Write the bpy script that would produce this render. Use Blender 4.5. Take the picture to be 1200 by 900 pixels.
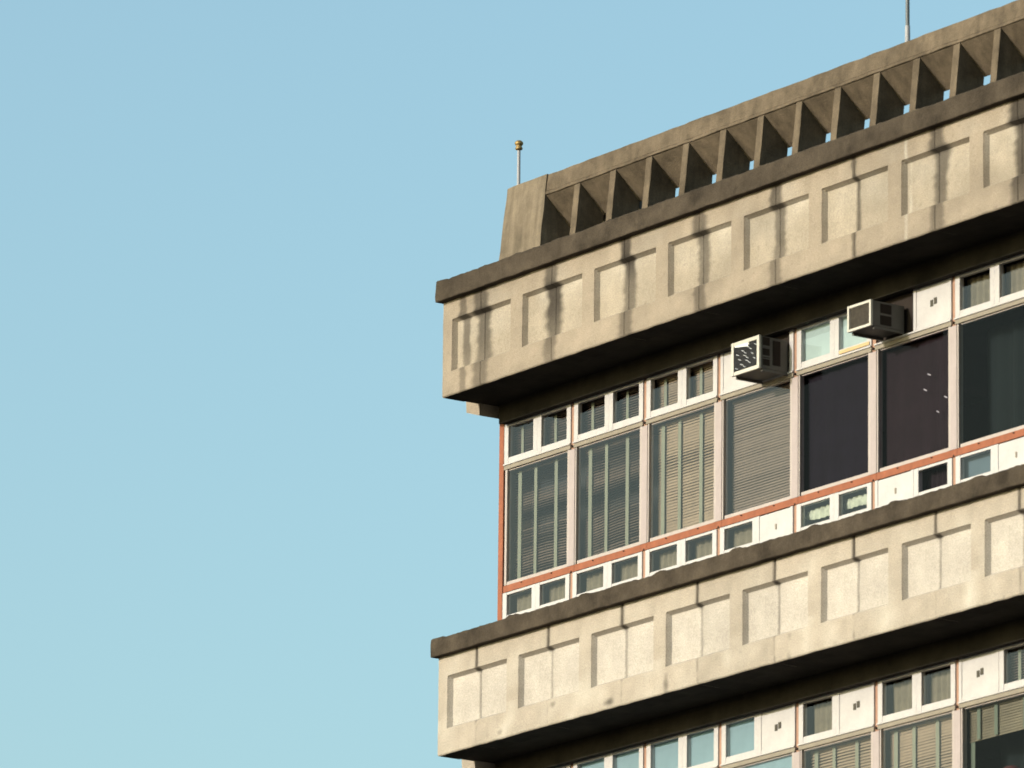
import bpy, bmesh, math, random
from mathutils import Vector, Matrix, noise
R = math.radians
random.seed(7)
S = bpy.context.scene
for o in list(bpy.data.objects): bpy.data.objects.remove(o)
COL = S.collection

# ---------------------------------------------------------------- camera
CAM = Vector((65.7118, -44.6244, -19.7084))
YAW, PITCH, ROLL, FPX = R(55.3091), R(14.0397), R(0.6318), 9424.39
fw = Vector((-math.sin(YAW)*math.cos(PITCH), math.cos(YAW)*math.cos(PITCH), math.sin(PITCH)))
rt = fw.cross(Vector((0, 0, 1))).normalized(); up = rt.cross(fw)
r2 = rt*math.cos(ROLL)+up*math.sin(ROLL); u2 = up*math.cos(ROLL)-rt*math.sin(ROLL)
cd = bpy.data.cameras.new('camera'); cam = bpy.data.objects.new('camera', cd); COL.objects.link(cam)
cam.matrix_world = Matrix(((r2.x, u2.x, -fw.x, CAM.x), (r2.y, u2.y, -fw.y, CAM.y), (r2.z, u2.z, -fw.z, CAM.z), (0, 0, 0, 1)))
cd.sensor_width = 36; cd.lens = FPX/1200*36; cd.clip_start = 1; cd.clip_end = 6000
cd.dof.use_dof = True; cd.dof.focus_distance = 100; cd.dof.aperture_fstop = 5.6
S.camera = cam

# ---------------------------------------------------------------- light
SUN_EL, SUN_AZ = 16.5, 8.0          # azimuth measured to the left of the facade normal
a, e = R(SUN_AZ), R(SUN_EL)
sdir = Vector((-math.sin(a)*math.cos(e), -math.cos(a)*math.cos(e), math.sin(e)))
sl = bpy.data.lights.new('sun', 'SUN'); sl.energy = 3.2; sl.angle = R(0.5); sl.color = (1.0, 0.915, 0.865)
so = bpy.data.objects.new('sun', sl); COL.objects.link(so); so.rotation_euler = sdir.to_track_quat('Z', 'Y').to_euler()
W = bpy.data.worlds.new('World'); S.world = W; W.use_nodes = True
wn = W.node_tree.nodes; wl = W.node_tree.links
bg = wn['Background']; sky = wn.new('ShaderNodeTexSky'); sky.sky_type = 'NISHITA'; sky.sun_disc = False
sky.sun_elevation = e; sky.sun_rotation = math.pi+a
sky.air_density = 1.0; sky.dust_density = 4.0; sky.ozone_density = 1.0
tint = wn.new('ShaderNodeVectorMath'); tint.operation = 'MULTIPLY'; tint.inputs[1].default_value = (1.11, 1.31, 1.20)
wl.new(sky.outputs[0], tint.inputs[0]); wl.new(tint.outputs[0], bg.inputs[0]); bg.inputs[1].default_value = 0.15
S.view_settings.view_transform = 'Standard'; S.view_settings.look = 'None'
S.view_settings.exposure = 0.55; S.view_settings.gamma = 1

# ---------------------------------------------------------------- materials
def mat(name, col, rough=0.8, var=0.12, scale=6.0, bump=0.0, bscale=40.0, metallic=0.0, spec=0.3, streak=0.0, fine=0.0):
    m = bpy.data.materials.new(name); m.use_nodes = True
    n = m.node_tree.nodes; l = m.node_tree.links; b = n['Principled BSDF']
    b.inputs['Roughness'].default_value = rough; b.inputs['Metallic'].default_value = metallic
    b.inputs['Specular IOR Level'].default_value = spec
    tc = n.new('ShaderNodeTexCoord')
    nz = n.new('ShaderNodeTexNoise'); nz.inputs['Scale'].default_value = scale; nz.inputs['Detail'].default_value = 8; nz.inputs['Roughness'].default_value = .65
    l.new(tc.outputs['Object'], nz.inputs['Vector'])
    mr = n.new('ShaderNodeMapRange'); mr.inputs[1].default_value = .3; mr.inputs[2].default_value = .7
    mr.inputs[3].default_value = 1-var; mr.inputs[4].default_value = 1+var
    l.new(nz.outputs[0], mr.inputs[0]); last = mr.outputs[0]
    if streak:
        mp = n.new('ShaderNodeMapping'); mp.inputs['Scale'].default_value = (9, 9, .8); l.new(tc.outputs['Object'], mp.inputs[0])
        n2 = n.new('ShaderNodeTexNoise'); n2.inputs['Scale'].default_value = 1.6; n2.inputs['Detail'].default_value = 5; l.new(mp.outputs[0], n2.inputs['Vector'])
        m2 = n.new('ShaderNodeMapRange'); m2.inputs[1].default_value = .35; m2.inputs[2].default_value = .7; m2.inputs[3].default_value = 1+streak*.4; m2.inputs[4].default_value = 1-streak
        l.new(n2.outputs[0], m2.inputs[0])
        mm = n.new('ShaderNodeMath'); mm.operation = 'MULTIPLY'; l.new(last, mm.inputs[0]); l.new(m2.outputs[0], mm.inputs[1]); last = mm.outputs[0]
    if fine:
        n3 = n.new('ShaderNodeTexNoise'); n3.inputs['Scale'].default_value = 95; n3.inputs['Detail'].default_value = 3; l.new(tc.outputs['Object'], n3.inputs['Vector'])
        m3 = n.new('ShaderNodeMapRange'); m3.inputs[1].default_value = .3; m3.inputs[2].default_value = .7; m3.inputs[3].default_value = 1-fine; m3.inputs[4].default_value = 1+fine
        l.new(n3.outputs[0], m3.inputs[0])
        mm = n.new('ShaderNodeMath'); mm.operation = 'MULTIPLY'; l.new(last, mm.inputs[0]); l.new(m3.outputs[0], mm.inputs[1]); last = mm.outputs[0]
    vm = n.new('ShaderNodeVectorMath'); vm.operation = 'SCALE'; vm.inputs[0].default_value = col
    l.new(last, vm.inputs['Scale']); l.new(vm.outputs[0], b.inputs['Base Color'])
    m['out'] = 1
    if bump:
        nb = n.new('ShaderNodeTexNoise'); nb.inputs['Scale'].default_value = bscale; nb.inputs['Detail'].default_value = 6
        l.new(tc.outputs['Object'], nb.inputs['Vector'])
        bp = n.new('ShaderNodeBump'); bp.inputs['Strength'].default_value = bump; bp.inputs['Distance'].default_value = .01
        l.new(nb.outputs[0], bp.inputs['Height']); l.new(bp.outputs[0], b.inputs['Normal'])
    return m

def concrete_mat(name, face, panel):
    """sunlit exposed-aggregate concrete; vertex colour R = dirt streak, G = lime, B = cleaner recessed field"""
    m = mat(name, (1, 1, 1), .9, .13, 3.5, .6, 55, spec=.2, fine=.22)
    n = m.node_tree.nodes; l = m.node_tree.links; b = n['Principled BSDF']
    src = b.inputs['Base Color'].links[0].from_node
    at = n.new('ShaderNodeAttribute'); at.attribute_name = 'wear'
    sp = n.new('ShaderNodeSeparateColor'); l.new(at.outputs['Color'], sp.inputs[0])
    def mix(fac, A, Bc):
        x = n.new('ShaderNodeMix'); x.data_type = 'RGBA'; l.new(fac, x.inputs[0])
        if isinstance(A, tuple): x.inputs[6].default_value = A+(1,)
        else: l.new(A, x.inputs[6])
        x.inputs[7].default_value = Bc+(1,); return x.outputs[2]
    c = mix(sp.outputs[2], face, panel)
    c = mix(sp.outputs[1], c, (.35, .325, .29))
    c = mix(sp.outputs[0], c, (.026, .021, .017))
    oi = n.new('ShaderNodeObjectInfo'); mr = n.new('ShaderNodeMapRange'); mr.inputs[3].default_value = .91; mr.inputs[4].default_value = 1.07
    l.new(oi.outputs['Random'], mr.inputs[0])
    vs = n.new('ShaderNodeVectorMath'); vs.operation = 'SCALE'; l.new(c, vs.inputs[0]); l.new(mr.outputs[0], vs.inputs['Scale'])
    l.new(vs.outputs[0], src.inputs[0])
    return m

M = {}
M['conc_up'] = concrete_mat('weathered_cream_concrete', (.208, .173, .137), (.232, .199, .160))
M['conc_lo'] = concrete_mat('pale_cream_concrete', (.248, .216, .183), (.290, .264, .240))
M['ledge'] = mat('dark_lichen_concrete', (0.04264, 0.03362, 0.02542), .95, .45, 3.5, .7, 60, spec=.1, fine=.2)
M['screen'] = mat('brown_weathered_concrete', (0.09204, 0.07176, 0.05148), .95, .38, 4, .6, 50, spec=.15, streak=.18, fine=.15)
M['block'] = mat('tan_weathered_concrete', (0.1258, 0.1021, 0.07548), .95, .30, 3, .6, 50, spec=.15, streak=.25, fine=.12)
M['soffit'] = mat('shade_dark_soffit', (.014, .012, .009), .95, .6, 1.6, .4, 30, spec=.1)  # near-black puts the deep shade under the bands into the colour
M['roof'] = mat('roof_screed', (.12, .11, .1), .95)
M['wall'] = mat('grey_render', (.3, .27, .22), .9, .15, 2, .3)
M['white'] = mat('white_painted_metal', (0.336, 0.3248, 0.3338), .45, .07, 8, .05, 20, fine=.10, streak=.05)
M['cream'] = mat('cream_painted_metal', (0.2828, 0.245, 0.236), .5, .08, 6, .05, 20, streak=.06, fine=.06)
M['beige'] = mat('grey_beige_trim_and_shade', (0.1652, 0.1438, 0.1163), .6, .12, 8)
M['orange'] = mat('red_oxide_painted_steel', (0.1909, 0.05965, 0.02821), .7, .16, 9, .2, 40, streak=.12, fine=.1)
M['rust'] = mat('dark_rust', (.03, .016, .012), .8)
M['panelw'] = mat('white_infill_board', (0.3329, 0.3226, 0.3306), .6, .09, 4, .1, 20, fine=.05)
M['mark'] = mat('dark_vent_slot', (.05, .045, .036), .8)
M['yellow'] = mat('yellowed_seal', (0.357, 0.2635, 0.1445), .8)
M['aqua'] = mat('pale_aqua_film', (0.272, 0.344, 0.352), .8, .06, 5)
M['bluefilm'] = mat('grey_blue_film', (.135, .21, .25), .8, .08, 5)
M['dark1'] = mat('navy_black_curtain', (0.0044, 0.0039, 0.009), .9, .3, 5)
M['dark2'] = mat('plum_black_curtain', (0.0104, 0.0057, 0.00825), .9, .3, 5)
M['dark3'] = mat('unlit_teal_room', (0.00175, 0.00455, 0.0056), .9, .3, 4)
M['slat_tan'] = mat('tan_blind_slats', (0.1995, 0.1554, 0.112), .7, .22, 2.2, streak=.0)
M['slat_grey'] = mat('greige_blind_slats', (0.1312, 0.1037, 0.084), .7, .12, 3)
M['slat_brown'] = mat('brown_blind_slats', (0.07948, 0.0578, 0.0459), .7, .35, 1.8)
M['tape'] = mat('pale_green_ladder_tape', (0.15, 0.1613, 0.1275), .9, .08, 6)
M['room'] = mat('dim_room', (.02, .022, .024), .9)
M['pale_reflection'] = mat('pale_green_white_reflection', (0.315, 0.345, 0.285), .9, .25, 14)
M['drab'] = mat('drab_curtain', (0.128, 0.112, 0.08), .9, .25, 9, streak=.2)
M['acopen'] = mat('dark_opening_board', (.014, .009, .007), .9)
M['ac'] = mat('cream_sheet_metal', (0.368, 0.352, 0.32), .5, .1, 5, .05)
M['acshade'] = mat('shaded_grey_sheet_metal', (.085, .08, .074), .55, .12, 5, .05)  # casing tone darkened to carry the shade on its side away from the sun
M['coil'] = mat('dark_coil', (.045, .045, .05), .5, .3, 20)
M['coilbrown'] = mat('dusty_grey_coil', (.10, .085, .07), .8, .3, 20)
M['glint'] = mat('bright_glint', (.6, .6, .62), .3, metallic=.6)  # bright metal for drawn glints and reflections
M['rod'] = mat('galvanised_rod', (.24, .24, .26), .6)
M['brass'] = mat('weathered_brass', (.22, .15, .06), .5, .3, 30, metallic=.5)
M['darkmetal'] = mat('dark_metal_rod', (.08, .09, .10), .5)
M['red'] = mat('dull_red_surface', (.10, .03, .032), .5)
M['ground'] = mat('grey_ground', (.06, .058, .052), .95, .2, .05)

def glass(name, tint, refl):
    m = bpy.data.materials.new(name); m.use_nodes = True
    n = m.node_tree.nodes; l = m.node_tree.links; n.remove(n['Principled BSDF']); out = n['Material Output']
    tr = n.new('ShaderNodeBsdfTransparent'); tr.inputs[0].default_value = tint+(1,)
    gl = n.new('ShaderNodeBsdfGlossy'); gl.inputs['Roughness'].default_value = .02; gl.inputs[0].default_value = (1, 1, 1, 1)
    fr = n.new('ShaderNodeFresnel'); fr.inputs[0].default_value = 1.5
    mu = n.new('ShaderNodeMath'); mu.operation = 'MULTIPLY'; mu.inputs[1].default_value = refl; l.new(fr.outputs[0], mu.inputs[0])
    tc = n.new('ShaderNodeTexCoord'); nz = n.new('ShaderNodeTexNoise'); nz.inputs['Scale'].default_value = 3; l.new(tc.outputs['Object'], nz.inputs['Vector'])
    bp = n.new('ShaderNodeBump'); bp.inputs['Strength'].default_value = .1; bp.inputs['Distance'].default_value = .003; l.new(nz.outputs[0], bp.inputs['Height']); l.new(bp.outputs[0], gl.inputs['Normal'])
    mx = n.new('ShaderNodeMixShader'); l.new(mu.outputs[0], mx.inputs[0]); l.new(tr.outputs[0], mx.inputs[1]); l.new(gl.outputs[0], mx.inputs[2]); l.new(mx.outputs[0], out.inputs[0])
    return m
M['glass'] = glass('window_glass', (.86, .87, .87), .9)
M['glass_dim'] = glass('tinted_window_glass', (.7, .66, .7), .16)
M['glass_mid'] = glass('greenish_window_glass', (.66, .71, .72), .24)

# ---------------------------------------------------------------- mesh helpers
class MB:
    def __init__(s): s.v = []; s.f = []; s.m = []
    def quad(s, pts, mi=0):
        i = len(s.v); s.v += [tuple(p) for p in pts]; s.f.append(tuple(range(i, i+len(pts)))); s.m.append(mi)
    def hexa(s, P, mi=0):           # P: 8 corners, bottom 4 ccw then top 4
        i = len(s.v); s.v += [tuple(p) for p in P]
        for f in ((0, 3, 2, 1), (4, 5, 6, 7), (0, 1, 5, 4), (1, 2, 6, 5), (2, 3, 7, 6), (3, 0, 4, 7)):
            s.f.append(tuple(i+k for k in f)); s.m.append(mi)
    def box(s, x0, x1, y0, y1, z0, z1, mi=0):
        s.hexa([(x0, y0, z0), (x1, y0, z0), (x1, y1, z0), (x0, y1, z0), (x0, y0, z1), (x1, y0, z1), (x1, y1, z1), (x0, y1, z1)], mi)
    def lathe(s, c, prof, n=20, mi=0):
        i = len(s.v)
        for r, z in prof:
            for k in range(n):
                t = 2*math.pi*k/n; s.v.append((c[0]+r*math.cos(t), c[1]+r*math.sin(t), c[2]+z))
        for j in range(len(prof)-1):
            for k in range(n):
                s.f.append((i+j*n+k, i+j*n+(k+1) % n, i+(j+1)*n+(k+1) % n, i+(j+1)*n+k)); s.m.append(mi)
        s.f.append(tuple(i+k for k in reversed(range(n)))); s.m.append(mi)
        b = i+(len(prof)-1)*n; s.f.append(tuple(b+k for k in range(n))); s.m.append(mi)
    def build(s, name, mats, parent=None, loc=None, bevel=0, smooth=False):
        me = bpy.data.meshes.new(name)
        off = Vector(loc) if loc is not None else Vector((0, 0, 0))
        me.from_pydata([tuple(Vector(v)-off) for v in s.v], [], s.f)
        if not isinstance(mats, (list, tuple)): mats = [mats]
        for m in mats: me.materials.append(m)
        me.polygons.foreach_set('material_index', s.m)
        if smooth: me.polygons.foreach_set('use_smooth', [True]*len(s.f))
        me.update()
        o = bpy.data.objects.new(name, me); COL.objects.link(o)
        if parent is not None: o.parent = parent; o.location = off-world(parent)
        else: o.location = off
        if bevel:
            b = o.modifiers.new('bevel', 'BEVEL'); b.width = bevel; b.segments = 2; b.limit_method = 'ANGLE'
        return o
def world(o):
    p = Vector(o.location)
    while o.parent is not None: o = o.parent; p = p+Vector(o.location)
    return p
def empty(name, loc, label, cat, group=None):
    o = bpy.data.objects.new(name, None); COL.objects.link(o); o.location = loc; o.empty_display_size = .3
    o['label'] = label; o['category'] = cat
    if group: o['group'] = group
    return o

# ---------------------------------------------------------------- dimensions (metres; z = 0 at the underside of the upper band)
B = 1.25; NB = 12; XE = NB*B
G = .741                    # glazing plane
FL = -3.7153                # storey height
GROUND = -21.4
gm = MB(); gm.quad([(-3000, -3000, GROUND), (3000, -3000, GROUND), (3000, 3000, GROUND), (-3000, 3000, GROUND)])
go = gm.build('ground', M['ground']); go['kind'] = 'structure'

bld = empty('office_building', (0, 0, GROUND), 'concrete office building with cream panelled bands, ribbon windows and a pierced roof screen', 'building')

# ---- main volume
mb = MB()
mb.box(.05, XE-.05, G+3.8, 12, GROUND, 1.0)
mb.build('wall', M['wall'], bld)
mb = MB(); mb.box(-.03, .035, G+.09, G+3.79, GROUND, -.002); mb.build('side_wall', M['wall'], bld)
mb = MB(); mb.box(XE-.05, XE, G+.09, G+3.79, GROUND, -.002); mb.build('side_wall', M['wall'], bld)

# ---- precast panels of the two bands (a third one below, out of frame)
JO = .675
joints = [0.0]+[JO+B*k for k in range(NB)]+[XE]
REC0, REC1 = .158, 1.205
DEP, SL = .055, .03
def recdepth(x, z, zb, zt):
    k = math.floor(x/B); xx = x-k*B
    d = min(xx-REC0, REC1-xx, z-zb, zt-z)
    return max(0.0, min(1.0, d/SL))
def gaussian(t): return math.exp(-t*t)
UPSTREAK = [(.36, .036, .85), (.675, .075, .95), (1.91, .062, .95), (3.185, .055, .95), (4.425, .055, .92), (5.68, .05, .92), (6.93, .022, .85), (8.20, .062, 1.0), (9.44, .07, 1.0), (10.68, .05, .9), (11.9, .05, .8), (13.2, .05, .8), (14.4, .05, .8)]
def wear(x, z, upper, zb, zt, fr):
    w = .022*noise.noise(Vector((x*.3, z*4.1, 4)))+.03*noise.noise(Vector((x*.4, z*1.1, 9)))
    dirt = 0
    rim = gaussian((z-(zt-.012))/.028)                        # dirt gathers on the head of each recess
    if upper:
        for (c, s, a) in UPSTREAK:
            dx = x-c-w
            if abs(dx) < .4:
                ss = s*2.4*(1+.3*rim)*(.9+.28*noise.noise(Vector((c*7, z*4.0, 1)))+.30*noise.noise(Vector((c*7+(3 if dx > 0 else 0), z*19, 1))))
                fade = (.72+.34*min(1, max(0, (z+.05)/.75)))*(.95+.35*noise.noise(Vector((c*3, z*2.3, 5))))
                t = max(0, 1-max(0, abs(dx)-ss*.45)/(ss*.75)); t = t*t*(3-2*t)
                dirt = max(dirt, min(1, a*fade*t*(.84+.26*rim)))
        dirt = max(dirt, .45*max(0, noise.noise(Vector((x*2.2, z*.5, 2)))+.05)*max(0, (z-.45)/.55), .35*max(0, noise.noise(Vector((x*1.3, z*2.1, 52)))), .9*max(0, noise.noise(Vector((x*23, z*23, 8)))-.42))
        if z < .12: dirt = max(dirt, .16*(1-z/.12)*(.5+noise.noise(Vector((x*4, 0, 3)))))
    else:
        k = round((x-JO)/B); dx = x-(JO+B*k)-w*.5
        wd = (.036 if z > zt-.01 else .022)*(.8+.6*(.5+noise.noise(Vector((k*2.7, 3, 1))))); aa = .85+.35*noise.noise(Vector((k*1.7, 8, 1)))
        t = max(0, 1-abs(dx)/wd)
        zz = 1 if z > zt-.02 else .5 if z > zb else .55*(.05+max(0, noise.noise(Vector((k*5.1, z*9, 1)))*1.6))
        dirt = aa*t*zz
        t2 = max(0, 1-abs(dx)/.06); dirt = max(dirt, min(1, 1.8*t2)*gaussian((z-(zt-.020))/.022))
        s = noise.noise(Vector((x*5.5, z*7.5, 33)))
        if z < zb and s > .45: dirt = max(dirt, (s-.45)*2.0)
    lime = 0
    if upper:
        lime = .9*max(0, 1-abs(x-7.735-w)/.035)*(.65+.5*noise.noise(Vector((x, z*4, 12))))
        if fr > .5: lime = max(lime, .55*max(0, (z-.45)/.35)*max(0, .5+noise.noise(Vector((x*3, z*3, 21)))))
        elif z > zt: lime = max(lime, .35*max(0, noise.noise(Vector((x*1.8, z*2, 14)))+.1))
    else:
        kx = (x+.35) % B
        if z < zb+.1: lime = max(lime, .5*max(0, 1-abs(kx-.28)/.3)*max(0, .6+noise.noise(Vector((x*5, z*5, 2)))))
        lime = max(lime, .5*max(0, noise.noise(Vector((x*2.5, z*2.5, 17)))))
    return (max(0, min(1, dirt)), max(0, min(1, lime)), fr)

def band_panel(x0, x1, z0, upper, k):
    H = .9945 if upper else 1.0065
    zb, zt = (.248, .796) if upper else (.256, .802)
    g0 = .0006
    xa, xb = x0+(g0 if x0 > 0 else 0), x1-(g0 if x1 < XE else 0)
    ch = .018 if not upper else .010
    def grid(a, b, brk, step):
        pts = {a, b}
        for t in brk:
            if a < t < b: pts.add(t)
        pts = sorted(pts); out = []
        for p, q in zip(pts, pts[1:]):
            n = max(1, round((q-p)/step)); out += [p+(q-p)*i/n for i in range(n)]
        return out+[b]
    brx = [xa+ch, xb-ch]
    for kk in range(NB+1):
        for t in (REC0, REC0+SL, REC1-SL, REC1): brx.append(kk*B+t)
    xs = grid(xa, xb, brx, .016); zs = grid(0, H, [.012, .03, zb, zb+SL, zt-SL, zt], .02)
    jy = .004*noise.noise(Vector((k*3.3, z0, 0))); jz = .002*noise.noise(Vector((k*5.3, z0, 7)))
    V = []; cols = []; nx, nz = len(xs), len(zs)
    for z in zs:
        for x in xs:
            fr = recdepth(x, z, zb, zt)
            y = DEP*fr+jy
            de = min(x-xa if x0 > 0 else 1, xb-x if x1 < XE else 1)
            cs = 1.1
            if not upper:
                jn = .5+noise.noise(Vector((round((x-JO)/B)*3.7, 2, 6)))
                cs *= .12 if z < zb-.01 else (.35+.5*jn if z < zt-.01 else 1)
            if de < ch: y += (ch-de)*cs
            if z < .012: y += (.012-z)*.8
            y += .0035*noise.noise(Vector((x*6, z*6, z0)))+.0014*noise.noise(Vector((x*31, z*31, z0)))
            zz = z+jz*(1-z/H) + (.006*noise.noise(Vector((x*5, z0, 3))) if z < .04 else 0)
            V.append((x, y, z0+zz)); cols.append(wear(x, z, upper, zb, zt, fr))
    F = [(j*nx+i, j*nx+i+1, (j+1)*nx+i+1, (j+1)*nx+i) for j in range(nz-1) for i in range(nx-1)]
    YB = .265
    ring = [(0, i) for i in range(nx)]+[(j, nx-1) for j in range(1, nz)]+[(nz-1, i) for i in range(nx-2, -1, -1)]+[(j, 0) for j in range(nz-2, 0, -1)]
    b0 = len(V)
    for (j, i) in ring:
        v = V[j*nx+i]; V.append((v[0], YB, v[2])); cols.append((0, 0, 0))
    n = len(ring); nfront = len(F)
    for q in range(n):
        a1 = ring[q][0]*nx+ring[q][1]; a2 = ring[(q+1) % n][0]*nx+ring[(q+1) % n][1]
        F.append((a2, a1, b0+q, b0+(q+1) % n))
    F.append(tuple(b0+q for q in range(n)))
    me = bpy.data.meshes.new('concrete_panel'); me.from_pydata([(v[0]-x0, v[1], v[2]-z0) for v in V], [], F)
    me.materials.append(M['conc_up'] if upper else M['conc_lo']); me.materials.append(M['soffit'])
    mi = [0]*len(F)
    for q in range(nx-1): mi[nfront+q] = 1  # panel undersides get the soffit colour with its painted shade
    me.polygons.foreach_set('material_index', mi)
    ca = me.color_attributes.new('wear', 'FLOAT_COLOR', 'POINT')
    flat = []
    for c in cols: flat += [c[0], c[1], c[2], 1]
    ca.data.foreach_set('color', flat); me.update()
    o = bpy.data.objects.new('concrete_panel', me); COL.objects.link(o); o.parent = bld; o.location = (x0, 0, z0-GROUND)
    return o
for k in range(len(joints)-1):
    band_panel(joints[k], joints[k+1], 0.0, True, k)
    band_panel(joints[k], joints[k+1], FL, False, k+40)

for z0 in (0, FL):
    mb = MB(); mb.box(.05, XE-.05, .10, .255, z0+.02, z0+.97); mb.build('joint_light_block', M['soffit'], bld)  # unseen strip added to stop sun leaking through the panel joints
mb = MB(); mb.box(.25, 2.34, .78, 1.0, 1.15, 1.80); mb.build('roof_upstand', M['roof'], bld)
# ---- side-elevation bands peeping past the corner, sloping haunch beneath
for z0 in (0, FL):
    mb = MB()
    P = [(-.215, .10), (-.205, -.05), (.03, -.125), (.03, .10)]
    n = len(P); i0 = 0
    y0, y1 = .44, 11.5
    fr = [(x, y0, z0+z) for x, z in P]; bk = [(x, y1, z0+z) for x, z in P]
    mb.quad(fr); mb.quad(list(reversed(bk)))
    for q in range(n): mb.quad([fr[(q+1) % n], fr[q], bk[q], bk[(q+1) % n]])
    mb.build('side_haunch', M['conc_up'] if z0 == 0 else M['conc_lo'], bld)
    mb = MB(); mb.box(-.20, -.002, .44, 11.5, z0+.102, z0+.97); mb.build('side_band', M['conc_up'] if z0 == 0 else M['conc_lo'], bld)

# ---- soffits / floor slabs
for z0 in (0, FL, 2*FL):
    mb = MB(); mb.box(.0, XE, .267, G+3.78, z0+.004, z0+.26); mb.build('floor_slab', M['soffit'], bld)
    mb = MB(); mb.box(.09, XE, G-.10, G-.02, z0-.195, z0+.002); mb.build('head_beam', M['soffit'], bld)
mb = MB(); mb.box(.0, XE, .267, 12.0, 1.0, 1.15); mb.build('roof_slab', M['roof'], bld)
mb = MB(); mb.box(0, XE, .0, .9, 2*FL, 2*FL+1.0); mb.box(0, XE, .05, .9, 3*FL, 3*FL+1.0); mb.box(0, XE, .05, .9, 4*FL, 4*FL+1.0)
mb.build('concrete_band', M['conc_lo'], bld)
mb = MB(); mb.box(0, XE, G+.1, G+3.7, GROUND, 2*FL-.003); mb.build('wall', M['wall'], bld)

# ---- dark projecting ledges
def ledge(z0, z1, ydeep, seed, bumps):
    prof = [(.0, 0), (-.079, .0), (-.083, .012), (-.082, .06), (-.080, .12), (-.076, (z1-z0)-.016), (-.058, z1-z0), (.10, z1-z0+.002), (ydeep, z1-z0+.006), (ydeep, .003)]
    n = int((XE+.05)/.03); V = []; F = []
    for i in range(n+1):
        x = -.028+(XE+.03)*i/n
        for (y, z) in prof:
            nn = Vector((x*5, y*8, z*8+seed)); nb = Vector((x*18, y*20, z*20+seed))
            yy = y+(.007*noise.noise(nn)+.004*noise.noise(nb) if y < .09 and (y, z) != (0, 0) else 0)
            zz = z
            if z > .1 and y < .2: zz += .011*noise.noise(Vector((x*2.6, seed, 1)))+.008*noise.noise(Vector((x*14, seed, 2)))+bumps(x)*(1 if y < .15 else .5)
            if z < .02 and y < -.05: zz += .005*noise.noise(Vector((x*4, seed, 5)))
            V.append((x, yy, z0+zz))
    m = len(prof)
    for i in range(n):
        for j in range(m):
            F.append((i*m+j, i*m+(j+1) % m, (i+1)*m+(j+1) % m, (i+1)*m+j))
    F.append(tuple(reversed(range(m)))); F.append(tuple(n*m+j for j in range(m)))
    me = bpy.data.meshes.new('ledge'); me.from_pydata(V, [], [tuple(reversed(f)) for f in F]); me.materials.append(M['ledge']); me.update()
    o = bpy.data.objects.new('ledge', me); COL.objects.link(o); o.parent = bld; o.location = (0, 0, -GROUND)
    return o
def b_lo(x):
    k = math.floor(x/B); t = x-k*B
    s = lambda a, b, v: max(0, min(1, (v-a)/(b-a)))
    return .019*s(.02, .06, t)*(1-s(.16+.03*math.sin(k*2.1), .24, t))*(1 if 0 < k else 0)+(.012 if -.03 < x < .17 else 0)
def b_up(x):
    return .014*max(0, 1-((x-.02)/.16)**2)+.014*max(0, 1-abs(x-1.38)/.1)+.012*max(0, 1-abs(x-3.0)/.06)+.012*max(0, 1-abs(x-5.5)/.05)
ledge(.996, 1.212, .95, 0.0, b_up)
ledge(-2.7075, -2.5244, G-.02, 31.0, b_lo)
mb = MB(); mb.box(0, XE, G-.018, G+.3, -2.708, -2.27); mb.build('sill_wall', M['beige'], bld)
mb = MB(); mb.box(0, XE, G-.018, G+.3, FL*2+1.0, FL-2.27); mb.build('sill_wall', M['beige'], bld)

# ---- pierced roof screen (leans back slightly)
YS = .30; ZB = 1.188; ZT = 2.145; LEAN = .10/.95
def ly(z): return YS+(z-ZB)*LEAN
def leanbox(x0, x1, z0, z1, th, proud=0, x0t=None):
    x0t = x0 if x0t is None else x0t
    return [(x0, ly(z0)-proud, z0), (x1, ly(z0)-proud, z0), (x1, ly(z0)+th, z0), (x0, ly(z0)+th, z0),
            (x0t, ly(z1)-proud, z1), (x1, ly(z1)-proud, z1), (x1, ly(z1)+th, z1), (x0t, ly(z1)+th, z1)]
TH = .325
def rough(o, amp=.006, cuts=.07):
    bm = bmesh.new(); bm.from_mesh(o.data)
    for ax in range(3):
        lo = min(v.co[ax] for v in bm.verts); hi = max(v.co[ax] for v in bm.verts)
        n = int((hi-lo)/cuts)
        for i in range(1, n):
            pl = Vector((0, 0, 0)); pl[ax] = lo+(hi-lo)*i/n; no = Vector((0, 0, 0)); no[ax] = 1
            bmesh.ops.bisect_plane(bm, geom=bm.verts[:]+bm.edges[:]+bm.faces[:], plane_co=pl, plane_no=no)
    for v in bm.verts:
        p = v.co+Vector(o.location)
        v.co += amp*Vector((noise.noise(p*6), noise.noise(p*6+Vector((9, 0, 0))), noise.noise(p*5+Vector((0, 7, 0)))))
    bm.to_mesh(o.data); bm.free(); o.data.update()
mb = MB(); mb.hexa(leanbox(.535, 1.262, ZB+.012, ZT+.005, TH+.05, .012, x0t=.56)); rough(mb.build('screen_end_block', M['block'], bld, bevel=.012))
ZBEAM = 1.925
mb = MB(); mb.hexa(leanbox(1.264, XE, ZBEAM+.035, ZT, TH)); mb.hexa(leanbox(1.264, XE, ZBEAM, ZBEAM+.033, .05, .010)); rough(mb.build('screen_beam', M['screen'], bld, bevel=.008), .007, .09)
ribs = [1.865+.6215*k for k in range(22)]
prev = 1.264
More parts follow.
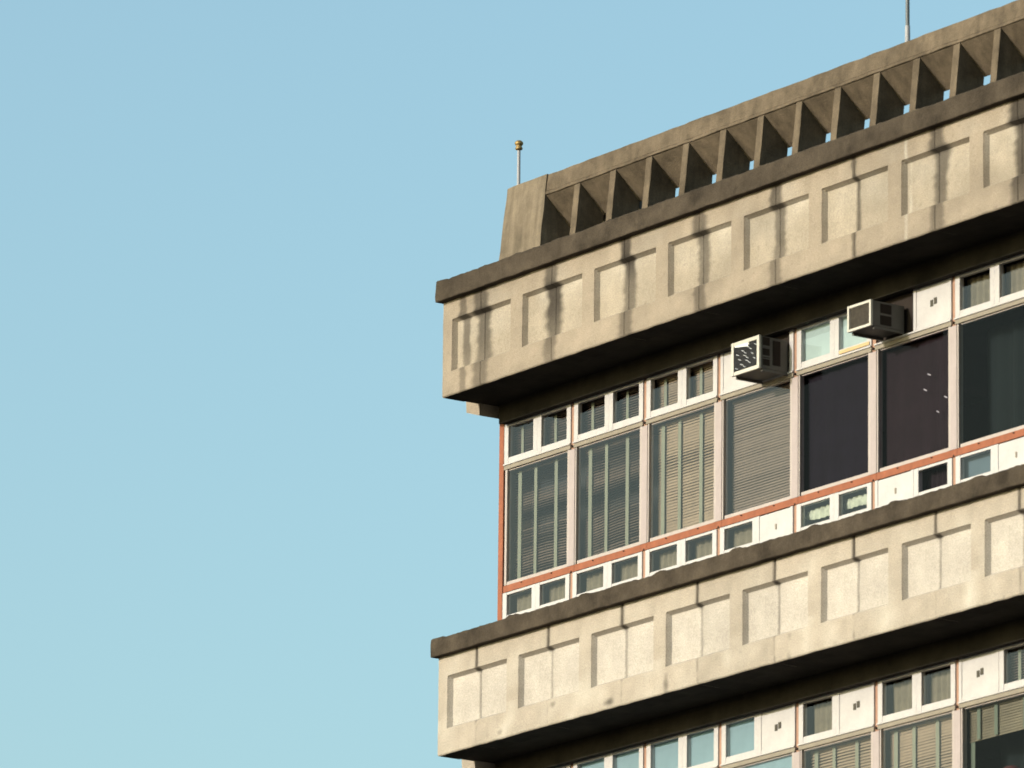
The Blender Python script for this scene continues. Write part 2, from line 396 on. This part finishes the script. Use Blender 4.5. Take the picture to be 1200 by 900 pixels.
for r in ribs:
    if r > XE-.1: break
    mb = MB(); mb.hexa(leanbox(r-.10, r, ZB+.012, ZBEAM-.002, TH)); rough(mb.build('screen_rib', M['screen'], bld, bevel=.008), .004, .08)
    # inclined slab: from the beam's front lip down to the back of the ribs
    x0, x1 = prev+.002, r-.102
    yf = ly(ZBEAM)+.004; yb = ly(1.63)+TH+.0; zf = ZBEAM-.004; zb_ = 1.635; t = .05
    dn = Vector((0, zf-zb_, yb-yf)).normalized()*t
    mb = MB(); mb.hexa([(x0, yf, zf), (x1, yf, zf), (x1, yb, zb_), (x0, yb, zb_), (x0, yf+dn.y, zf+dn.z*.0-.002), (x1, yf+dn.y, zf-.002), (x1, yb+dn.y, zb_+dn.z), (x0, yb+dn.y, zb_+dn.z)])
    mb.build('screen_slab', M['screen'], bld)
    prev = r
mb = MB(); mb.hexa([(prev, ly(ZB)-.01, ZB+.012), (XE, ly(ZB)-.01, ZB+.012), (XE, ly(ZB)+TH, ZB+.012), (prev, ly(ZB)+TH, ZB+.012), (prev, ly(ZBEAM)-.01, ZBEAM-.002), (XE, ly(ZBEAM)-.01, ZBEAM-.002), (XE, ly(ZBEAM)+TH, ZBEAM-.002), (prev, ly(ZBEAM)+TH, ZBEAM-.002)])
mb.build('screen_end_block', M['block'], bld, bevel=.012)

# ---------------------------------------------------------------- ribbon glazing
def frame_mb(x0, x1, z0, z1, w, y0, y1, wb=None, wt=None):
    wb = w if wb is None else wb; wt = w if wt is None else wt
    mb = MB()
    mb.box(x0, x0+w, y0, y1, z0, z1); mb.box(x1-w, x1, y0, y1, z0, z1)
    mb.box(x0+w+.0005, x1-w-.0005, y0+.003, y1, z0, z0+wb); mb.box(x0+w+.0005, x1-w-.0005, y0+.003, y1, z1-wt, z1)
    return mb
def pane(parent, x0, x1, z0, z1, y, m):
    mb = MB(); mb.quad([(x0, y, z0), (x1, y, z0), (x1, y, z1), (x0, y, z1)]); return mb.build('pane', m, parent, loc=(x0, y, z0))
def slats(parent, x0, x1, z0, z1, y, ms, tilt, pitch=.026, jitter=4, tapes=(), wav=0.0, name='blind'):
    """venetian blind: tilted curved slats, ladder tapes in front"""
    mb = MB(); n = int((z1-z0)/pitch); ch = .036
    mb.box(x0, x1, y-.012, y+.02, z1-.02, z1+.012)
    seg = 2
    for i in range(n):
        z = z1-.03-i*pitch
        if z < z0: break
        base = tilt(i/n) if callable(tilt) else tilt
        for s in range(seg):
            for part in range(2):
                pass
        pts = []
        tj = random.uniform(-jitter, jitter)
        for s in range(seg+1):
            x = x0+(x1-x0)*s/seg
            t = R(base+tj+wav*noise.noise(Vector((x*.35, z*4.5, x0))))
            cy, cz = math.cos(t)*ch/2, math.sin(t)*ch/2
            droop = wav*.0006*noise.noise(Vector((x*1.5, z, 3)))
            pts.append(((x, y-cy, z-cz+droop), (x, y, z+.004+droop), (x, y+cy, z+cz+droop)))
        for s in range(seg):
            A, C = pts[s], pts[s+1]
            mb.quad([A[0], C[0], C[1], A[1]]); mb.quad([A[1], C[1], C[2], A[2]])
    for (tx, tw) in tapes:
        mb.box(tx-tw/2, tx+tw/2, y-.024, y-.022, z0, z1, 1)
    return mb.build(name, ms, parent, loc=(x0, y, z0))
def curtain(parent, x0, x1, z0, z1, y, m, amp=.02, per=.11, name='curtain'):
    mb = MB(); n = max(6, int((x1-x0)/.012)); i0 = 0
    for s in range(n+1):
        x = x0+(x1-x0)*s/n; yy = y+amp*math.sin(x*2*math.pi/per+1.3*math.sin(x*7))
        mb.v += [(x, yy, z0), (x, yy*.5+y*.5, z1)]
    for s in range(n): mb.f.append((2*s, 2*s+2, 2*s+3, 2*s+1)); mb.m.append(0)
    return mb.build(name, m, parent, loc=(x0, y, z0), smooth=True)
def board(parent, x0, x1, z0, z1, y, m, name='backing'):
    mb = MB(); mb.box(x0, x1, y, y+.01, z0, z1); return mb.build(name, m, parent, loc=(x0, y, z0))

def small(x0, x1, z0, z1, kind, zt0, fill=None, low=False):
    """one small sash, or a white infill board, between x0..x1"""
    if kind == 'panel':
        mb = MB(); y0 = G-.006
        mb.box(x0+.004, x1-.004, y0+.008, y0+.03, z0+.004, z1-.004)
        mb.box(x0, x0+.045, y0, y0+.028, z0, z1); mb.box(x1-.045, x1, y0, y0+.028, z0, z1)
        mb.box(x0+.046, x1-.046, y0+.002, y0+.028, z0, z0+.04); 
        p = mb.build('infill_panel', M['panelw'], bld, loc=(x0, y0, z0), bevel=.004)
        cx, cz = (x0+x1)/2+.02, (z0+z1)/2+(.02 if not low else -.01)
        q = MB(); y = y0+.002
        if not low:
            q.box(cx-.052, cx-.012, y, y+.006, cz-.036, cz+.026); q.build('vent_slot', M['mark'], p); q = MB(); q.box(cx+.004, cx+.046, y, y+.006, cz-.022, cz+.040)
        else:
            q.box(cx-.014, cx+.008, y, y+.006, cz-.03, cz+.024)
        q.build('vent_slot', M['mark'] if not low else M['beige'], p)
        return p
    if kind == 'acdark':
        mb = MB(); mb.box(x0, x1, G+.03, G+.04, z0, z1); p = mb.build('infill_panel', M['acopen'], bld, loc=(x0, G, z0))  # dark board paints the shade of the opening around the unit
        if x0 % B > .5: mb = MB(); mb.box(x1-.063, x1, G-.004, G+.029, z0, z1); mb.build('stile', M['white'], p, bevel=.004)
        return p
    w = .070
    mb = frame_mb(x0, x1, z0, z1, w, G-.004, G+.05, wb=.045 if low else .060, wt=.028)
    f = mb.build('window', M['white'], bld, loc=(x0, G, z0), bevel=.004)
    pane(f, x0+w-.004, x1-w+.004, z0+.04, z1-.022, G+.012, M['glass_dim'] if kind == 'plum' else M['glass'])
    if fill: fill(f, x0+.02, x1-.02, z0+.02, z1-.02)
    return f

def fill_dark(tapes=True, ms='slat_brown', tl=38):
    def f(p, a, b, z0, z1):
        slats(p, a, b, z0, z1, G+.12, [M[ms], M['tape']], tl, jitter=6, tapes=[(a+.30*(b-a), .045)] if tapes else ())
    return f
def fill_c(m, name='curtain', amp=.015, per=.09):
    return lambda p, a, b, z0, z1: curtain(p, a, b, z0, z1, G+.13, M[m], amp, per, name)
def fill_b(m, y=.05):
    return lambda p, a, b, z0, z1: board(p, a-.0, b+.0, z0, z1, G+y, M[m])
def fill_reflection(p, a, b, z0, z1):
    mb = MB(); n = 24
    for s in range(n+1):
        x = a+(b-a)*s/n; top = z0+(z1-z0)*(.86+.02*math.sin(s*.25+a)); bot = z0+(z1-z0)*(.50-.16*s/n+.03*math.sin(s*.3+a*3))
        y = G+.11+.012*math.sin(s*1.7)
        mb.v += [(x, y, bot), (x, y-.01, (bot+top)/2), (x, y+.005, top)]
    for s in range(n):
        for j in range(2): mb.f.append((3*s+j, 3*s+3+j, 3*s+4+j, 3*s+1+j)); mb.m.append(0)
    mb.build('curtain', M['pale_reflection'], p, smooth=True)  # pale sheet shaped and coloured as the bright reflections in these panes
def fill_drab(p, a, b, z0, z1):     # drab curtain drawn across the right two thirds
    curtain(p, a+.1*(b-a), b+.02, z0, z1, G+.12, M['drab'], .014, .1)

def tapeset(x0): return [(x0+.16, .06), (x0+.44, .05), (x0+.80, .055), (x0+1.12, .05)]
def main_fill(kind, f, x0, x1, z0, z1):
    if kind == 'open':
        slats(f, x0, x1, z0, z1, G+.125, [M['slat_brown'], M['tape']], lambda t: 10+26*t, jitter=9, tapes=tapeset(x0-.05), wav=50, pitch=.028)
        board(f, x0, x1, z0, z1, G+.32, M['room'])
    elif kind == 'open2':
        slats(f, x0, x1, z0, z1, G+.125, [M['slat_brown'], M['tape']], lambda t: 20+30*t, jitter=9, tapes=tapeset(x0-.05), wav=64, pitch=.028)
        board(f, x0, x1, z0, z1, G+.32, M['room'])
    elif kind == 'tan':
        slats(f, x0, x1, z0, z1, G+.125, [M['slat_tan'], M['tape']], 61, jitter=7, tapes=tapeset(x0-.05), wav=18, pitch=.030)
    elif kind == 'greige':
        slats(f, x0, x1, z0, z1, G+.125, [M['slat_grey'], M['tape']], 64, jitter=6, wav=10, pitch=.028)
    elif kind == 'navy': curtain(f, x0, x1, z0, z1, G+.10, M['dark1'], .012, .31)
    elif kind == 'plum': curtain(f, x0, x1, z0, z1, G+.10, M['dark2'], .012, .27)
    elif kind == 'teal': curtain(f, x0, x1, z0, z1, G+.34, M['dark3'], .03, .3)  # dark folded sheet standing in for the unlit room
    elif kind == 'blue': board(f, x0, x1, z0, z1, G+.05, M['bluefilm'])
    elif kind == 'half':
        slats(f, x0, x1, z1-.30, z1, G+.10, [M['slat_tan'], M['tape']], 64, jitter=4, tapes=[(x0+.16, .05), (x0+.42, .05), (x0+.85, .05)], wav=8)
        curtain(f, x0, x0+.08, z0, z1-.3, G+.10, M['tape'], .01, .05)
        curtain(f, x0, x1, z0, z1, G+.45, M['dark3'], .03, .3)  # dark sheet paints the unlit room below the blind

UP_TOP = [('g', 'g'), ('g', 'g'), ('gt', 'gt'), ('panel', 'acdark'), ('aqua', 'aqua'), ('acdark', 'panel'), ('cloudy', 'cloudy'), ('g', 'g'), ('panel', 'g'), ('g', 'g'), ('g', 'g'), ('g', 'g')]
UP_MAIN = ['open', 'open2', 'tan', 'greige', 'navy', 'plum', 'teal', 'tan', 'navy', 'open', 'tan', 'greige']
UP_LOW = [('d', 'd'), ('d', 'd'), ('d', 'd'), ('d', 'panel'), ('reflection', 'reflection'), ('panel', 'plum'), ('slate', 'panel'), ('d', 'd'), ('d', 'd'), ('d', 'd'), ('d', 'd'), ('d', 'd')]
LO_TOP = [('blue', 'blue'), ('blue', 'blue'), ('blue', 'blue'), ('blue', 'panel'), ('d', 'panel'), ('d', 'd'), ('panel', 'g'), ('g', 'g'), ('g', 'g'), ('g', 'g'), ('g', 'g'), ('g', 'g')]
LO_MAIN = ['blue', 'blue', 'blue', 'blue', 'tan', 'tan', 'half', 'navy', 'tan', 'tan', 'tan', 'tan']
LO_LOW = [('d', 'd')]*12
FILL = {'g': fill_dark(), 'gt': fill_dark(True, 'slat_tan', 62), 'd': fill_drab, 'aqua': fill_b('aqua'), 'blue': fill_b('bluefilm'), 'cloudy': fill_c('drab'), 'reflection': fill_reflection,
        'plum': fill_c('dark2'), 'slate': fill_b('slate', .09) if 'slate' in M else None}
M['slate'] = mat('slate_blue_film', (.05, .08, .105), .8); FILL['slate'] = fill_b('slate', .09)
GAP = .022
def storey(dz, dx, TOP, MAIN, LOW):
    for b in range(NB):
        X = dx+b*B
        xa, xm, xb = X+.028, X+.632, X+1.222
        if b == 0: xa += .02
        # top row
        z1, z0 = dz-.186, dz-.600
        for (p, q, kind) in ((xa, xm, TOP[b][0]), (xm+.001, xb, TOP[b][1])):
            small(p, q, z0, z1, kind, dz, FILL.get(kind))
        # transom: white nose, drip whose beige is darkened for the shade under the nose
        mb = MB(); mb.box(xa, xb, G-.018, G+.02, dz-.618, dz-.602); mb.build('transom', M['white'], bld, loc=(xa, G, dz-.618), bevel=.003)
        mb = MB(); mb.box(xa, xb, G-.006, G+.05, dz-.662, dz-.6195); mb.build('transom', M['beige'], bld, loc=(xa, G, dz-.662), bevel=.003)
        # main light
        z1, z0 = dz-.6635, dz-1.872
        xl, xr = X+.056, X+1.203
        if b == 0: xl = X+.068
        mb = MB(); w = .034
        mb.box(xl, xl+(.035 if b == 0 else .018), G-.001, G+.055, z0, z1); mb.box(xr-w, xr, G-.0015, G+.055, z0, z1)
        mb.box(xl+.036, xr-w-.001, G+.006, G+.055, z0, z0+.036); mb.box(xl+.036, xr-w-.001, G+.016, G+.055, z1-.012, z1)
        f = mb.build('window', M['cream'], bld, loc=(xl, G, z0), bevel=.003)
        pane(f, xl+.010, xr-w+.004, z0+.03, z1-.01, G+.016, {'navy': M['glass_dim'], 'plum': M['glass_dim'], 'teal': M['glass_mid'], 'half': M['glass_mid']}.get(MAIN[b], M['glass']))
        main_fill(MAIN[b], f, xl+.01, xr-.01, z0+.01, z1-.012)
        # red oxide rail
        mb = MB(); mb.box(X+.053, X+B+.05, G+.0, G+.06, dz-1.942, dz-1.8735)
        for t in (.33, .86): mb.lathe((X+t+.05, G+.0, dz-1.893), [(.0, 0), (.013, .002), (.013, .010), (0, .012)], 8, 1)
        mb.build('steel_rail', [M['orange'], M['rust']], bld, loc=(X, G, dz-1.93))
        # low row
        z1, z0 = dz-1.948, dz-2.232
        for (p, q, kind) in ((xa, xm, LOW[b][0]), (xm+.001, xb, LOW[b][1])):
            small(p, q, z0, z1, kind, dz, FILL.get(kind), low=True)
        mb = MB(); mb.box(xa-.012, xb+.012, G-.035, G+.05, z0-.032, z0-.002); mb.build('window_sill', M['white'], bld, loc=(xa, G, z0), bevel=.004)
        # mullion: steel behind the small sashes, cream cover beside the main light
        if b < NB-1:
            xc = X+B
            mb = MB()
            mb.box(xc-.0265, xc+.0265, G+.012, G+.09, dz-2.26, dz-.186, 0)
            mb.box(xc-.046, xc+.050, G-.003, G+.0115, dz-1.872, dz-.672, 1)
            mb.lathe((xc-.002, G-.004, dz-.652), [(0, 0), (.013, .003), (.016, .012), (.010, .026), (0, .03)], 10, 2)
            mb.lathe((xc-.002, G+.004, dz-1.945), [(0, 0), (.012, .003), (.014, .010), (.010, .02), (0, .024)], 10, 2)
            mb.build('mullion', [M['pinkorange'], M['pink'], M['rust']], bld, loc=(xc, G, dz-2.26))
    mb = MB(); mb.box(dx-.036, dx+.046, G-.008, G+.09, dz-2.52, dz-.128); mb.build('corner_post', M['orange'], bld, loc=(dx, G, dz-2.52), bevel=.004)
M['pinkorange'] = mat('faded_orange_steel', (0.248, 0.144, 0.104), .7, .12, 9, fine=.1)
M['pink'] = mat('pinkish_cream_cover', (0.2561, 0.2174, 0.2195), .55, .08, 7, streak=.06, fine=.06)
storey(0, .003, UP_TOP, UP_MAIN, UP_LOW)
storey(FL, .045, LO_TOP, LO_MAIN, LO_LOW)
# yellowed seal under the right aqua pane
mb = MB(); mb.box(.003+4*B+.72, .003+4*B+1.2, G-.012, G-.0055, -.590, -.555); mb.build('window_seal', M['yellow'], bld)
# small bright slivers drawing the light reflections in the plum curtain glass
mb = MB()
for (x, z, w) in ((7.06, -1.05, .05), (7.00, -1.19, .05), (7.32, -1.32, .045), (7.20, -1.44, .04)):
    mb.quad([(x, G+.030, z), (x+w, G+.030, z-.022), (x+w, G+.030, z-.010), (x, G+.030, z+.012)])
mb.build('reflection_glint', M['glint'], bld)
# room floors / dark interior
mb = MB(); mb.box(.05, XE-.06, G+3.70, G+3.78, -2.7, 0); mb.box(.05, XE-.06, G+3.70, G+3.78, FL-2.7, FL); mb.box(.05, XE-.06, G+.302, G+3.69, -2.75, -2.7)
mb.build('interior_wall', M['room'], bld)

# ---------------------------------------------------------------- window air conditioners
def aircon(x0, x1, z0, z1, yf, label, slot, coilm, glints):
    g = empty('air_conditioner', ((x0+x1)/2, G-.02, z0), label, 'air conditioner', 'air conditioners hung in the window row')
    y1 = G-.012
    mb = MB(); mb.box(x0+.008, x1-.008, yf+.028, y1, z0+.004, z1-.004)
    c = mb.build('casing', M['acshade'], g, loc=(x0, yf, z0), bevel=.006)
    fr = frame_mb(x0, x1, z0, z1, .038 if slot == 'wide' else .026, yf-.002, yf+.027).build('front_frame', M['ac'], g, loc=(x0, yf, z0), bevel=.004)
    mb = MB(); mb.box(x0+.03, x1-.03, yf+.014, yf+.02, z0+.03, z1-.03)
    nsl = int((x1-x0-.07)/.014)
    for i in range(nsl):
        xx = x0+.036+i*(x1-x0-.07)/nsl; mb.box(xx, xx+.003, yf+.007, yf+.0135, z0+.032, z1-.032)
    if glints:  # bright slanted bars imitate light glinting on the coil
        for i in range(9):
            zz = z0+.06+i*.027; xs = x0+.06+(i*.083) % .2
            for (q, w) in ((xs, .045), (xs+.13, .035)):
                if q+w < x1-.05: mb.hexa([(q, yf+.003, zz+.010), (q+w, yf+.003, zz-.008), (q+w, yf+.0065, zz-.008), (q, yf+.0065, zz+.010), (q, yf+.003, zz+.015), (q+w, yf+.003, zz-.003), (q+w, yf+.0065, zz-.003), (q, yf+.0065, zz+.015)], 1)
        mb.hexa([(x0+.05, yf+.002, z1-.05), (x0+.24, yf+.002, z1-.075), (x0+.26, yf+.006, z1-.075), (x0+.05, yf+.006, z1-.05), (x0+.05, yf+.002, z1-.032), (x0+.28, yf+.002, z1-.032), (x0+.28, yf+.006, z1-.032), (x0+.05, yf+.006, z1-.032)], 1)
    mb.build('coil_grille', [M[coilm], M['glint']], g, loc=(x0, yf, z0))
    mb = MB(); d = y1-yf; h = z1-z0; xs = x1-.009
    if slot == 'wide':
        rows = [(.12+.30*j, .12+.30*j+.24) for j in range(3)]
        for (a, b_) in rows: mb.box(xs, xs+.006, yf+.05*1, yf+.13, z0+h*a, z0+h*b_)
        mb.box(xs, xs+.006, yf+.17, yf+.26, z0+h*.16, z0+h*.9)
    else:
        for (a, b_) in ((.10, .46), (.55, .90)): mb.box(xs, xs+.006, yf+.12, yf+.25, z0+h*a, z0+h*b_)
    mb.build('louvre', M['acopen'], g)
    mb = MB()
    for (a, b_) in ((.30, .33), (.62, .65)): mb.box(xs+.007, xs+.012, yf+.03, yf+.14, z0+h*a, z0+h*b_)
    if slot == 'wide': mb.build('rib', M['acshade'], g)
    for xx in (x0+.01, x1-.035):
        mb = MB(); mb.box(xx, xx+.025, yf+.05, y1, z0-.022, z0+.003); mb.build('support_rail', M['acshade'], g)
    return g
aircon(4.452, 4.908, -.612, -.280, .375, 'boxy air conditioner with a white framed dark coil, above the plain grey-beige blind', 'wide', 'coil', True)
aircon(6.395, 6.765, -.575, -.318, .32, 'smaller air conditioner with a dull brown front, between pale aqua panes and white panel', 'pair', 'coilbrown', False)

# ---------------------------------------------------------------- things on the roof
g = empty('lightning_rod', (.60, .50, 2.15), 'short pale rod with a brass knob standing on the left end of the roof screen', 'lightning rod')
mb = MB(); mb.lathe((.60, .50, 2.152), [(.05, 0), (.05, .012), (.018, .02), (.017, .40), (.017, .41)], 16); mb.build('pole', M['rod'], g, smooth=False)
mb = MB(); mb.lathe((.60, .50, 2.565), [(.014, 0), (.034, .008), (.040, .020), (.032, .036), (.026, .044), (.036, .054), (.045, .070), (.041, .088), (.024, .102), (.0, .106)], 20); mb.build('knob', M['brass'], g, smooth=True)
g = empty('antenna', (7.11, .50, 2.14), 'thin dark mast rising from the roof screen and out of the top of the picture', 'antenna')
mb = MB(); mb.lathe((7.11, .50, 2.14), [(.04, 0), (.04, .014), (.026, .02), (.024, .20), (.0, .204)], 14); mb.build('base_tube', M['rod'], g)
mb = MB(); mb.lathe((7.11, .50, 2.34), [(.020, 0), (.017, 2.2), (.004, 2.6), (.0, 2.61)], 14); mb.build('mast', M['darkmetal'], g)

# ---------------------------------------------------------------- small red object of unknown kind, form invented, behind the bottom-edge glass
mb = MB(); mb.lathe((8.12, .93, -5.60), [(.07, 0), (.075, .02), (.05, .06), (.06, .2), (.10, .40), (.115, .52), (.10, .58), (.05, .61), (.0, .613)], 24)
v = mb.build('shape', M['red'], None, loc=(8.12, .93, -5.60), smooth=True)
v['label'] = 'dull red rounded vase just showing behind the dark pane at the bottom right edge'; v['category'] = 'shape'
mb = MB(); mb.box(.1, XE-.1, G+.062, G+.30, FL-1.93, FL-1.866); mb.build('inner_sill', M['wall'], bld)
